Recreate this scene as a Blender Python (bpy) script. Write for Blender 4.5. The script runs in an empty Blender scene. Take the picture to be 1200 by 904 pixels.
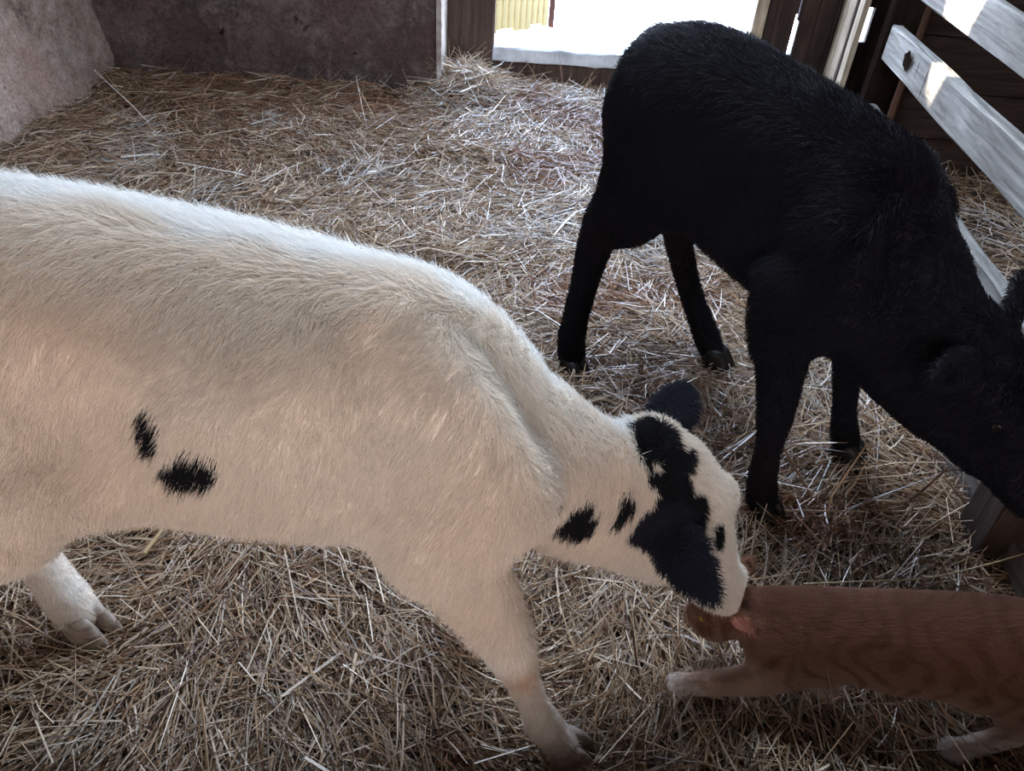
import bpy, math, random
import numpy as np
from mathutils import Matrix, Vector

scene = bpy.context.scene
# ------------------------------------------------------------------ camera
CAM_H, CAM_PITCH, CAM_ROLL, CAM_F = 1.32, 38.0, 4.2, 900.0
cam_data = bpy.data.cameras.new('camera')
cam = bpy.data.objects.new('camera', cam_data)
scene.collection.objects.link(cam)
cam.matrix_world = (Matrix.Translation((0, 0, CAM_H)) @ Matrix.Rotation(math.radians(90 - CAM_PITCH), 4, 'X')
                    @ Matrix.Rotation(math.radians(CAM_ROLL), 4, 'Z'))
cam_data.sensor_fit = 'HORIZONTAL'
cam_data.sensor_width = 36.0
cam_data.lens = CAM_F / 1200.0 * 36.0
cam_data.clip_start = 0.02
cam_data.clip_end = 200
scene.camera = cam
# ------------------------------------------------------------------ sky, sun, added fill lamps, exposure
world = bpy.data.worlds.new('sky')
scene.world = world
world.use_nodes = True
wn = world.node_tree.nodes
wl = world.node_tree.links
wn.clear()
w_out = wn.new('ShaderNodeOutputWorld')
w_bg = wn.new('ShaderNodeBackground')
w_tc = wn.new('ShaderNodeTexCoord')
w_sep = wn.new('ShaderNodeSeparateXYZ')
w_ramp = wn.new('ShaderNodeValToRGB')
w_ramp.color_ramp.elements[0].position = 0.0
w_ramp.color_ramp.elements[0].color = (0.80, 0.88, 1.0, 1)
w_ramp.color_ramp.elements[1].position = 0.8
w_ramp.color_ramp.elements[1].color = (0.38, 0.60, 1.0, 1)
wl.new(w_tc.outputs['Generated'], w_sep.inputs[0])
wl.new(w_sep.outputs['Z'], w_ramp.inputs[0])
wl.new(w_ramp.outputs[0], w_bg.inputs[0])
w_bg.inputs[1].default_value = 28.0
wl.new(w_bg.outputs[0], w_out.inputs[0])

sun_data = bpy.data.lights.new('sun', 'SUN')
sun_data.energy = 42.0
sun_data.color = (1.0, 0.90, 0.74)
sun_data.angle = math.radians(0.55)
sun = bpy.data.objects.new('sun', sun_data)
scene.collection.objects.link(sun)
SUN_DIR = Vector((0.80, -0.08, -0.60)).normalized()
sun.rotation_euler = SUN_DIR.to_track_quat('-Z', 'Y').to_euler()
sun.location = (-8, 5, 8)


def area_light(name, loc, target, sx, sy, power, color, portal=False):
    d = bpy.data.lights.new(name, 'AREA')
    d.shape = 'RECTANGLE'
    d.size, d.size_y = sx, sy
    d.energy = power
    d.color = color
    o = bpy.data.objects.new(name, d)
    scene.collection.objects.link(o)
    o.location = loc
    o.rotation_euler = (Vector(target) - Vector(loc)).to_track_quat('-Z', 'Y').to_euler()
    if portal:
        d.cycles.is_portal = True
    return o


# added fill lamp behind the photographer, standing for warm yard light
area_light('front_fill_lamp', (0.0, -2.55, 1.35), (0.0, 1.2, 0.6), 2.7, 1.9, 57.0, (1.0, 0.94, 0.87))
# cool fill lamp added over the pen to light the calves' backs
area_light('top_fill_lamp', (0.12, 2.15, 2.40), (0.0, 1.75, 0), 1.5, 0.8, 120.0, (0.70, 0.84, 1.0))
area_light('doorway_portal', (0.46, 4.62, 1.17), (0.46, 0.0, 1.17), 1.34, 1.95, 1.0, (1, 1, 1), portal=True)

scene.view_settings.view_transform = 'Standard'
scene.view_settings.look = 'None'
scene.view_settings.exposure = 0.0
scene.view_settings.gamma = 1.0
scene.view_settings.use_curve_mapping = False
scene.cycles.use_denoising = True
scene.cycles.max_bounces = 8
scene.cycles.diffuse_bounces = 5

rng = np.random.default_rng(7)
random.seed(7)


# ------------------------------------------------------------------ helpers
def tag(o, label=None, cat=None, group=None, kind=None):
    if label: o['label'] = label
    if cat: o['category'] = cat
    if group: o['group'] = group
    if kind: o['kind'] = kind
    return o


def link(o, parent=None):
    scene.collection.objects.link(o)
    if parent is not None:
        o.parent = parent
        o.matrix_parent_inverse = parent.matrix_world.inverted()
    return o


def empty(name, loc):
    o = bpy.data.objects.new(name, None)
    o.empty_display_size = 0.1
    o.location = loc
    scene.collection.objects.link(o)
    bpy.context.view_layer.update()
    return o


def np_mesh(name, V, F, mat=None, parent=None, smooth=True, tint=None):
    """V (n,3), F (m,k) index array with constant k."""
    V = np.asarray(V, np.float32)
    F = np.asarray(F, np.int32)
    me = bpy.data.meshes.new(name)
    k = F.shape[1]
    me.vertices.add(len(V))
    me.vertices.foreach_set('co', V.ravel())
    me.loops.add(F.size)
    me.loops.foreach_set('vertex_index', F.ravel())
    me.polygons.add(len(F))
    me.polygons.foreach_set('loop_start', np.arange(0, F.size, k, dtype=np.int32))
    me.polygons.foreach_set('use_smooth', np.full(len(F), smooth, dtype=bool))
    me.update(calc_edges=True)
    me.validate()
    if tint is not None:
        at = me.attributes.new('tint', 'FLOAT_COLOR', 'POINT')
        c = np.ones((len(V), 4), np.float32)
        c[:, :3] = tint
        at.data.foreach_set('color', c.ravel())
    o = bpy.data.objects.new(name, me)
    if mat: me.materials.append(mat)
    return link(o, parent)


def box_vf(x0, x1, y0, y1, z0, z1, bev=0.0, cuts=0, jitter=0.0, seed=0):
    """box with bevelled edges and (optionally) a few cuts along its longest side, vertices jittered"""
    import bmesh
    bm = bmesh.new()
    bmesh.ops.create_cube(bm, size=1.0)
    for v in bm.verts:
        v.co = Vector(((x0 + x1) / 2 + v.co.x * (x1 - x0), (y0 + y1) / 2 + v.co.y * (y1 - y0), (z0 + z1) / 2 + v.co.z * (z1 - z0)))
    if cuts:
        d = [x1 - x0, y1 - y0, z1 - z0]
        ax = int(np.argmax(d))
        es = [e for e in bm.edges if abs((e.verts[0].co - e.verts[1].co)[ax]) > 0.9 * d[ax]]
        bmesh.ops.subdivide_edges(bm, edges=es, cuts=cuts, use_grid_fill=True)
    if bev:
        es = [e for e in bm.edges if len(e.link_faces) == 2 and e.link_faces[0].normal.dot(e.link_faces[1].normal) < 0.5]
        bmesh.ops.bevel(bm, geom=es, offset=bev, segments=2, affect='EDGES', profile=0.6)
    if jitter:
        r = random.Random(seed)
        for v in bm.verts:
            v.co += Vector((r.uniform(-1, 1), r.uniform(-1, 1), r.uniform(-1, 1))) * jitter
    return bm


def bm_obj(name, bm, mat, parent=None, smooth=False):
    me = bpy.data.meshes.new(name)
    bm.normal_update()
    bm.to_mesh(me)
    bm.free()
    for p in me.polygons: p.use_smooth = smooth
    if mat: me.materials.append(mat)
    o = bpy.data.objects.new(name, me)
    return link(o, parent)


# vectorised value noise
def _hash(i, j, k):
    h = (i.astype(np.int64) * 374761393 + j.astype(np.int64) * 668265263 + k.astype(np.int64) * 2147483647) & 0x7fffffff
    h = ((h ^ (h >> 13)) * 1274126177) & 0x7fffffff
    h = (h ^ (h >> 16)) & 0xffff
    return h.astype(np.float64) / 65535.0


def vnoise(P, scale=1.0, seed=0):
    P = np.asarray(P, np.float64) * scale + seed * 17.31 + 1000.0
    I = np.floor(P).astype(np.int64)
    f = P - I
    f = f * f * (3 - 2 * f)
    r = 0
    for dx in (0, 1):
        for dy in (0, 1):
            for dz in (0, 1):
                w = (f[:, 0] if dx else 1 - f[:, 0]) * (f[:, 1] if dy else 1 - f[:, 1]) * (f[:, 2] if dz else 1 - f[:, 2])
                r = r + w * _hash(I[:, 0] + dx, I[:, 1] + dy, I[:, 2] + dz)
    return r * 2 - 1


def fbm(P, scale=1.0, octs=4, seed=0):
    a, s, r = 1.0, scale, 0
    for o in range(octs):
        r = r + a * vnoise(P, s, seed + o)
        a *= 0.5
        s *= 2.03
    return r
# ------------------------------------------------------------------ modelling kit: smooth-blended bodies as one continuous surface
def nrm(v):
    v = np.asarray(v, float)
    return v / np.linalg.norm(v)


def catmull(pts, n):
    """resample rows of pts (any width) with a Catmull-Rom spline, n samples per span"""
    p = np.asarray(pts, float)
    q = np.vstack([2 * p[0] - p[1], p, 2 * p[-1] - p[-2]])
    out = []
    for i in range(1, len(q) - 2):
        for t in np.linspace(0, 1, n, endpoint=False):
            a, b, c, d = q[i - 1], q[i], q[i + 1], q[i + 2]
            out.append(0.5 * ((2 * b) + (c - a) * t + (2 * a - 5 * b + 4 * c - d) * t * t + (3 * b - a - 3 * c + d) * t ** 3))
    out.append(p[-1])
    return np.array(out)


class Prim:
    def bbox(self): return self.lo, self.hi


class Cone(Prim):
    def __init__(s, a, b, ra, rb, k=0.03, sub=False):
        s.a, s.b, s.ra, s.rb, s.k, s.sub = np.array(a, float), np.array(b, float), ra, rb, k, sub
        r = max(ra, rb)
        s.lo, s.hi = np.minimum(a, b) - r, np.maximum(a, b) + r

    def d(s, P):
        ba = s.b - s.a
        v = P - s.a
        t = np.clip((v @ ba) / (ba @ ba), 0, 1)
        return np.linalg.norm(v - t[:, None] * ba, axis=1) - (s.ra + (s.rb - s.ra) * t)


class Ell(Prim):
    """ellipsoid: centre, three half-sizes, rows of axes (orthonormal)"""
    def __init__(s, c, r, ax=None, k=0.03, sub=False):
        s.c, s.r, s.k, s.sub = np.array(c, float), np.array(r, float), k, sub
        s.ax = np.eye(3) if ax is None else np.array(ax, float)
        e = np.sqrt(((s.ax * s.r[:, None]) ** 2).sum(0))
        s.lo, s.hi = s.c - e, s.c + e

    def d(s, P):
        q = (P - s.c) @ s.ax.T
        n = np.linalg.norm(q / s.r, axis=1) + 1e-9
        m = np.linalg.norm(q / (s.r ** 2), axis=1) + 1e-9
        return n * (n - 1) / m


class Loft(Prim):
    """swept ellipse: rows (x,y,z, half width, half height up, half height down); lat = sideways direction (one or per row)"""
    def __init__(s, rows, lat, k=0.03, n=6, sub=False, power=2.0):
        rows = np.asarray(rows, float)
        lat = np.asarray(lat, float)
        if lat.ndim == 1: lat = np.repeat(lat[None], len(rows), 0)
        R = catmull(np.hstack([rows, lat]), n)
        s.c, s.a, s.u, s.dn, L = R[:, :3], R[:, 3], R[:, 4], R[:, 5], R[:, 6:9]
        T = np.gradient(s.c, axis=0)
        T /= np.linalg.norm(T, axis=1)[:, None]
        L = L - (L * T).sum(1)[:, None] * T
        s.L = L / np.linalg.norm(L, axis=1)[:, None]
        s.T = T
        s.U = np.cross(T, s.L)
        s.k, s.sub, s.pw = k, sub, power
        m = max(s.a.max(), s.u.max(), s.dn.max())
        s.lo, s.hi = s.c.min(0) - m, s.c.max(0) + m

    def d(s, P):
        best = np.full(len(P), 1e9)
        bi = np.zeros(len(P), int)
        bt = np.zeros(len(P))
        for i in range(len(s.c) - 1):
            a = s.c[i]
            ba = s.c[i + 1] - a
            v = P - a
            t = np.clip((v @ ba) / (ba @ ba), 0, 1)
            w = v - t[:, None] * ba
            dd = (w * w).sum(1)
            m = dd < best
            best[m] = dd[m]; bi[m] = i; bt[m] = t[m]
        j = bi + 1
        mix = lambda A: (A[bi] * (1 - bt)[:, None] + A[j] * bt[:, None]) if A.ndim == 2 else A[bi] * (1 - bt) + A[j] * bt
        c, L, U, T = mix(s.c), mix(s.L), mix(s.U), mix(s.T)
        v = P - c
        l, u, tt = (v * L).sum(1), (v * U).sum(1), (v * T).sum(1)
        a = mix(s.a)
        b = np.where(u > 0, mix(s.u), mix(s.dn))
        e = np.minimum(a, b)
        p = s.pw
        r = (np.abs(l / a) ** p + np.abs(u / b) ** p) ** (1 / p)
        r = np.sqrt(r * r + (tt / e) ** 2) + 1e-9
        ln = np.sqrt(l * l + u * u + tt * tt)
        inner = (r - 1) * e
        return np.where(r > 0.3, ln * (1 - 1 / r), inner)


def smin(a, b, k):
    h = np.clip(0.5 + 0.5 * (b - a) / k, 0, 1)
    return b * (1 - h) + a * h - k * h * (1 - h)


def smax(a, b, k): return -smin(-a, -b, k)


def field(prims, P):
    v = np.full(len(P), 1.0)
    for p in prims:
        d = p.d(P)
        v = smax(v, -d, p.k) if p.sub else smin(v, d, p.k)
    return v


def body_mesh(prims, res):
    """evaluate the blended body on a grid and pull out its surface (surface nets)"""
    lo = np.min([p.lo for p in prims if not p.sub], 0) - 4 * res
    hi = np.max([p.hi for p in prims if not p.sub], 0) + 4 * res
    n = np.ceil((hi - lo) / res).astype(int) + 1
    V = np.full(n, 1.0, np.float32)
    ax = [lo[i] + res * np.arange(n[i]) for i in range(3)]
    for p in prims:
        pad = p.k + 3 * res
        i0 = np.maximum(np.floor((p.lo - pad - lo) / res).astype(int), 0)
        i1 = np.minimum(np.ceil((p.hi + pad - lo) / res).astype(int) + 1, n)
        sl = tuple(slice(i0[i], i1[i]) for i in range(3))
        g = np.stack(np.meshgrid(ax[0][sl[0]], ax[1][sl[1]], ax[2][sl[2]], indexing='ij'), -1)
        sh = g.shape[:3]
        d = p.d(g.reshape(-1, 3)).reshape(sh)
        cur = V[sl]
        V[sl] = smax(cur, -d, p.k) if p.sub else smin(cur, d, p.k)
    ins = V < 0
    cells = np.zeros(n - 1, np.int8)
    for dx in (0, 1):
        for dy in (0, 1):
            for dz in (0, 1):
                cells += ins[dx:n[0] - 1 + dx, dy:n[1] - 1 + dy, dz:n[2] - 1 + dz]
    act = (cells > 0) & (cells < 8)
    idx = np.full(n - 1, -1, np.int32)
    C = np.argwhere(act)
    idx[act] = np.arange(len(C))
    acc = np.zeros((len(C), 3))
    cnt = np.zeros(len(C))
    cor = [(0, 0, 0), (1, 0, 0), (0, 1, 0), (1, 1, 0), (0, 0, 1), (1, 0, 1), (0, 1, 1), (1, 1, 1)]
    edg = [(0, 1), (2, 3), (4, 5), (6, 7), (0, 2), (1, 3), (4, 6), (5, 7), (0, 4), (1, 5), (2, 6), (3, 7)]
    for a, b in edg:
        ca, cb = np.array(cor[a]), np.array(cor[b])
        va = V[tuple((C + ca).T)].astype(float)
        vb = V[tuple((C + cb).T)].astype(float)
        m = (va < 0) != (vb < 0)
        t = np.where(m, va / np.where(m, va - vb, 1), 0)
        acc += np.where(m[:, None], ca + t[:, None] * (cb - ca), 0)
        cnt += m
    verts = lo + res * (C + acc / cnt[:, None])
    quads = []
    for axn in range(3):
        u, w = (axn + 1) % 3, (axn + 2) % 3
        s0 = [slice(None)] * 3; s1 = [slice(None)] * 3
        s0[axn] = slice(0, n[axn] - 1); s1[axn] = slice(1, n[axn])
        a, b = ins[tuple(s0)], ins[tuple(s1)]
        E = np.argwhere(a != b)
        E = E[(E[:, u] > 0) & (E[:, w] > 0) & (E[:, u] < n[u] - 1) & (E[:, w] < n[w] - 1)]
        inside_first = a[tuple(E.T)]
        def cell(du, dw):
            q = E.copy(); q[:, u] += du; q[:, w] += dw
            return idx[tuple(q.T)]
        q = np.stack([cell(-1, -1), cell(0, -1), cell(0, 0), cell(-1, 0)], 1)
        q[~inside_first] = q[~inside_first][:, ::-1]
        quads.append(q)
    F = np.vstack(quads)
    # keep the largest connected surface only
    return verts, F


def frame_pt(C, f, l, u, p):
    return np.asarray(C) + p[0] * np.asarray(f) + p[1] * np.asarray(l) + p[2] * np.asarray(u)


def ortho(f, l):
    f = nrm(f); l = np.asarray(l, float)
    l = nrm(l - (l @ f) * f)
    return f, l, np.cross(f, l)


def calf_head(C, f, l, s=1.0, k=0.03):
    f, l, u = ortho(f, l)
    g = lambda a, b, c: frame_pt(C, f, l, u, (a * s, b * s, c * s))
    row = lambda a, c, w, up, dn: [*g(a, 0, c), w * s, up * s, dn * s]
    P = [Loft([row(-0.02, -0.045, .055, .045, .05), row(.03, -0.03, .068, .052, .075), row(.09, -0.02, .070, .050, .085),
               row(.14, -0.02, .064, .044, .078), row(.20, -0.025, .051, .038, .062), row(.26, -0.03, .043, .034, .048),
               row(.305, -0.03, .044, .034, .042), row(.33, -0.032, .036, .028, .034)], l, k=k)]
    for sg in (1, -1):
        P.append(Ell(g(.125, sg * .050, .000), np.array([.034, .026, .026]) * s, [f, l, u], k=.02 * s))      # brow
        P.append(Ell(g(.09, sg * .040, -.070), np.array([.06, .030, .045]) * s, [f, l, u], k=.03 * s))      # cheek
        P.append(Ell(g(.315, sg * .026, -.018), np.array([.020, .017, .020]) * s, [f, l, u], k=.012 * s))   # nostril pad
        P.append(Ell(g(.336, sg * .026, -.012), np.array([.010, .006, .009]) * s, [f, l, u], k=.006 * s, sub=True))
        P.append(Ell(g(.137, sg * .080, -.006), np.array([.019, .016, .013]) * s, [f, l, u], k=.008 * s, sub=True))  # eye socket
    P.append(Cone(g(.12, 0, -.085), g(.30, 0, -.062), .032 * s, .024 * s, k=.03 * s))                   # lower jaw
    return P


def ear(base, tip, wide, s=1.0, k=.015, cup=1.0):
    base, tip = np.asarray(base, float), np.asarray(tip, float)
    e = tip - base
    w = nrm(np.cross(e, wide)) if False else nrm(wide)
    rows = []
    for t, hw, th in ((-.12, .020, .018), (.08, .024, .017), (.3, .036, .011), (.55, .041, .009), (.8, .030, .008), (.95, .016, .0075), (1.0, .010, .007)):
        rows.append([*(base + e * t), hw * s, th, th])
    return [Loft(rows, w, k=k)]
# ------------------------------------------------------------------ the three animals as blended volumes (metres, world space)
def top_bot(rows):
    """rows (x, y, z top, z bottom, half width) -> loft rows"""
    return [(x, y, b + (t - b) * .52, w, (t - b) * .48, (t - b) * .52) for x, y, t, b, w in rows]


W_CROWN = (.270, .862, .520)
W_F, W_L, W_U = ortho((.47, .02, -.88), (.24, .86, .44))


W_S = 1.10


def white_prims():
    P = [Loft(top_bot([(-1.10, .80, .84, .60, .07), (-1.0, .80, .89, .52, .14), (-.84, .80, .915, .47, .165), (-.62, .80, .908, .49, .165),
                       (-.42, .80, .878, .468, .178), (-.24, .80, .845, .45, .170), (-.10, .80, .800, .435, .135), (.0, .80, .69, .455, .100)]),
              (0, 1, 0), k=.05, power=2.25)]
    # neck
    P.append(Loft([(-.12, .80, .635, .108, .12, .155), (-.01, .81, .566, .092, .108, .145), (.08, .835, .510, .083, .108, .125),
                   (.16, .855, .462, .076, .095, .135), (.225, .868, .425, .066, .085, .120)], (-.1, 1, .1), k=.05))
    P += calf_head(W_CROWN, W_F, W_L, W_S, k=.035)
    # withers and shoulders
    P.append(Ell((-.15, .80, .765), (.10, .06, .065), k=.06))
    for y, sg, q in ((.685, -1, 0), (.905, 1, -.12)):
        P.append(Loft([(-.15, .80 + sg * .050, .80 + q, .045, .04, .04), (-.095, .80 + sg * .095, .735 + q, .075, .05, .045), (-.045, .80 + sg * .118, .660 + q / 2, .080, .055, .05),
                       (-.02, y, .61, .070, .055, .05), (-.02, y, .575, .05, .045, .04)], (1, sg * .25, .6), k=.035))
    # right foreleg, stepping forward
    P += [Cone((-.01, .69, .60), (-.085, .672, .525), .062, .070, k=.05),
          Loft([(-.10, .680, .575, .050, .080, .085), (-.062, .670, .495, .046, .068, .070), (-.015, .660, .405, .040, .050, .050), (.018, .655, .335, .037, .038, .040),
                (.030, .655, .300, .035, .037, .037), (.042, .655, .262, .028, .027, .028), (.060, .655, .20, .023, .023, .023),
                (.082, .655, .140, .023, .023, .024), (.096, .655, .105, .028, .027, .031), (.114, .654, .070, .025, .024, .026), (.133, .653, .040, .028, .027, .029)],
               (0, 1, 0), k=.03)]
    # left foreleg, under the body behind it
    P.append(Loft([(-.11, .91, .55, .05, .07, .07), (-.09, .925, .45, .044, .05, .05), (-.075, .93, .32, .036, .036, .036), (-.07, .932, .285, .034, .036, .034),
                   (-.066, .934, .20, .024, .024, .024), (-.056, .936, .105, .028, .027, .03), (-.038, .938, .04, .027, .027, .029)], (0, 1, 0), k=.03))
    # right hind: hook bone, thigh, stifle, gaskin, hock
    P += [Ell((-.70, .665, .825), (.07, .03, .04), k=.06), Ell((-.97, .72, .78), (.06, .05, .06), k=.05),
          Loft([(-.90, .70, .74, .075, .13, .11), (-.80, .675, .65, .068, .115, .12), (-.73, .658, .58, .062, .08, .085)], (0, 1, 0), k=.06),
          Ell((-.665, .658, .595), (.055, .045, .065), k=.05),
          Loft([(-.55, .655, .635, .045, .05, .05), (-.605, .655, .585, .05, .07, .085), (-.68, .655, .52, .055, .09, .105), (-.80, .66, .44, .046, .07, .075), (-.95, .665, .365, .034, .038, .042), (-.985, .665, .33, .032, .034, .04),
                (-.985, .665, .22, .026, .026, .027), (-.975, .665, .11, .029, .028, .03), (-.945, .665, .04, .027, .027, .03)], (0, 1, 0), k=.03)]
    # left hind, reaching forward under the belly
    P += [Loft([(-.88, .90, .72, .075, .13, .11), (-.78, .92, .60, .062, .10, .11)], (0, 1, 0), k=.06),
          Loft([(-.72, .925, .56, .055, .085, .085), (-.78, .91, .45, .046, .06, .06), (-.885, .885, .345, .038, .04, .046), (-.875, .88, .30, .036, .038, .044),
                (-.845, .868, .20, .033, .034, .036), (-.815, .855, .125, .034, .034, .037), (-.802, .848, .09, .037, .038, .040), (-.782, .838, .045, .036, .037, .038)],
               (.2, 1, 0), k=.03)]
    # flank fold and the hollow in front of the hip
    P.append(Ell((-.56, .658, .59), (.09, .035, .055), k=.05))
    P.append(Ell((-.50, .598, .735), (.075, .050, .095), k=.065, sub=True))
    P.append(Cone((.09, .85, .415), (.258, .85, .325), .05, .045, k=.06))   # throat
    # brisket
    P.append(Ell((-.01, .80, .535), (.07, .085, .07), k=.05))
    # ears
    P += ear(frame_pt(W_CROWN, W_F, W_L, W_U, (.035, -.062, -.045)), frame_pt(W_CROWN, W_F, W_L, W_U, (.035, -.062, -.045)) + np.array((.085, -.130, -.045)), (.74, .27, .61), 1.0)
    P += ear(frame_pt(W_CROWN, W_F, W_L, W_U, (.01, .060, -.060)), frame_pt(W_CROWN, W_F, W_L, W_U, (.01, .060, -.060)) + np.array((.048, .130, .012)), (.96, -.25, .09), 1.0)
    # tail
    P.append(Loft([(-1.08, .80, .86, .03, .03, .03), (-1.14, .80, .80, .025, .025, .025), (-1.16, .80, .60, .018, .018, .018), (-1.15, .80, .40, .015, .015, .015)], (0, 1, 0), k=.03))
    return P


B_H = np.array((.634, -.773, 0.))     # heading of the black calf
B_LFT = np.array((.773, .634, 0.))
B_CROWN = (.865, 1.17, .585)
B_F, B_L, B_U = ortho((.45, -.38, -.80), (.77, .62, .1))


def black_prims():
    m = lambda s, t, b, w: (.29 + s * B_H[0], 1.92 + s * B_H[1], t, b, w)
    P = [Loft(top_bot([m(-.03, .81, .62, .075), m(.04, .90, .59, .130), m(.15, .925, .56, .158), m(.30, .90, .485, .165), m(.46, .870, .44, .16),
                       m(.60, .825, .42, .14), m(.72, .72, .42, .11)]), B_LFT, k=.05, power=2.2)]
    P.append(Loft([(.655, 1.46, .605, .125, .16, .17), (.725, 1.345, .55, .108, .155, .165), (.79, 1.255, .510, .09, .148, .15), (.845, 1.185, .48, .078, .125, .135)], B_LFT, k=.05))
    P.append(Cone((.79, 1.25, .44), (.925, 1.15, .352), .06, .055, k=.05))   # throat
    P += calf_head(B_CROWN, B_F, B_L, 1.0, k=.035)
    for sg, (sx, sy) in ((-1, (.60, 1.315)), (1, (.80, 1.48))):
        c = np.array((sx, sy, 0))
        P.append(Loft([(.67 + sg * .04, 1.44 + sg * .03, .765, .05, .045, .04), (*(c[:2] - (.02, -.02)), .68, .085, .05, .05), (*(c[:2] + (.01, -.01)), .56, .08, .055, .05),
                       (*c[:2], .50, .06, .05, .05)], (.6, -.75, .6), k=.05))
    # right foreleg
    P.append(Loft([(.545, 1.35, .57, .06, .085, .085), (.538, 1.325, .48, .052, .066, .07), (.556, 1.305, .39, .046, .048, .05), (.566, 1.292, .31, .040, .040, .040),
                   (.568, 1.287, .28, .036, .038, .036), (.575, 1.280, .21, .028, .028, .028), (.583, 1.273, .12, .030, .028, .030), (.588, 1.269, .09, .033, .033, .033),
                   (.598, 1.264, .04, .034, .034, .034)], B_LFT, k=.03))
    # left foreleg
    P.append(Loft([(.79, 1.52, .55, .055, .08, .08), (.79, 1.51, .45, .046, .055, .055), (.790, 1.505, .31, .036, .038, .038), (.796, 1.503, .27, .034, .036, .034),
                   (.820, 1.50, .17, .027, .027, .027), (.845, 1.498, .09, .032, .032, .033), (.863, 1.496, .04, .033, .033, .033)], B_LFT, k=.03))
    # hind legs
    P.append(Cone((.275, 1.865, .70), (.222, 1.885, .45), .065, .046, k=.05))
    P += [Loft([(.275, 1.845, .74, .072, .12, .12), (.29, 1.78, .64, .065, .11, .10), (.34, 1.69, .58, .055, .075, .07)], B_LFT, k=.06),
          Loft([(.325, 1.715, .60, .055, .08, .075), (.265, 1.79, .49, .05, .075, .070), (.210, 1.865, .405, .046, .055, .060), (.194, 1.865, .35, .043, .048, .052),
                (.178, 1.84, .26, .037, .037, .037), (.162, 1.805, .15, .035, .034, .035), (.158, 1.79, .10, .038, .036, .038), (.164, 1.768, .04, .036, .036, .036)], (.9, .5, 0), k=.03)]
    P += [Loft([(.42, 1.97, .74, .08, .12, .12), (.48, 1.90, .64, .065, .11, .10), (.53, 1.83, .57, .055, .08, .08)], B_LFT, k=.06),
          Loft([(.53, 1.83, .56, .055, .08, .075), (.485, 1.905, .48, .046, .06, .058), (.43, 1.975, .395, .040, .040, .044), (.435, 1.975, .35, .038, .038, .042),
                (.475, 1.95, .24, .033, .033, .033), (.53, 1.915, .13, .033, .033, .034), (.553, 1.90, .09, .037, .035, .037), (.58, 1.876, .04, .036, .036, .036)], (.9, .5, 0), k=.03)]
    P += ear(np.array((.900, 1.225, .60)), np.array((.965, 1.33, .64)), (-.45, .15, .8), 1.0)
    P += ear(np.array((.815, 1.13, .565)), np.array((.70, 1.06, .575)), (.2, -.25, -.8), 1.0)
    P.append(Loft([(.29, 1.95, .86, .03, .03, .03), (.275, 1.975, .78, .024, .024, .024), (.265, 1.975, .60, .019, .019, .019), (.255, 1.97, .45, .018, .018, .018), (.26, 1.965, .38, .022, .022, .022)], B_LFT, k=.03))
    return P


CAT_C = np.array((.415, .880, .150))
CAT_F, CAT_L, CAT_U = ortho((-.90, .10, -.38), (-.1, -1, .0))
CAT_S = 1.15
CAT_EAR_HOLES = []


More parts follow.
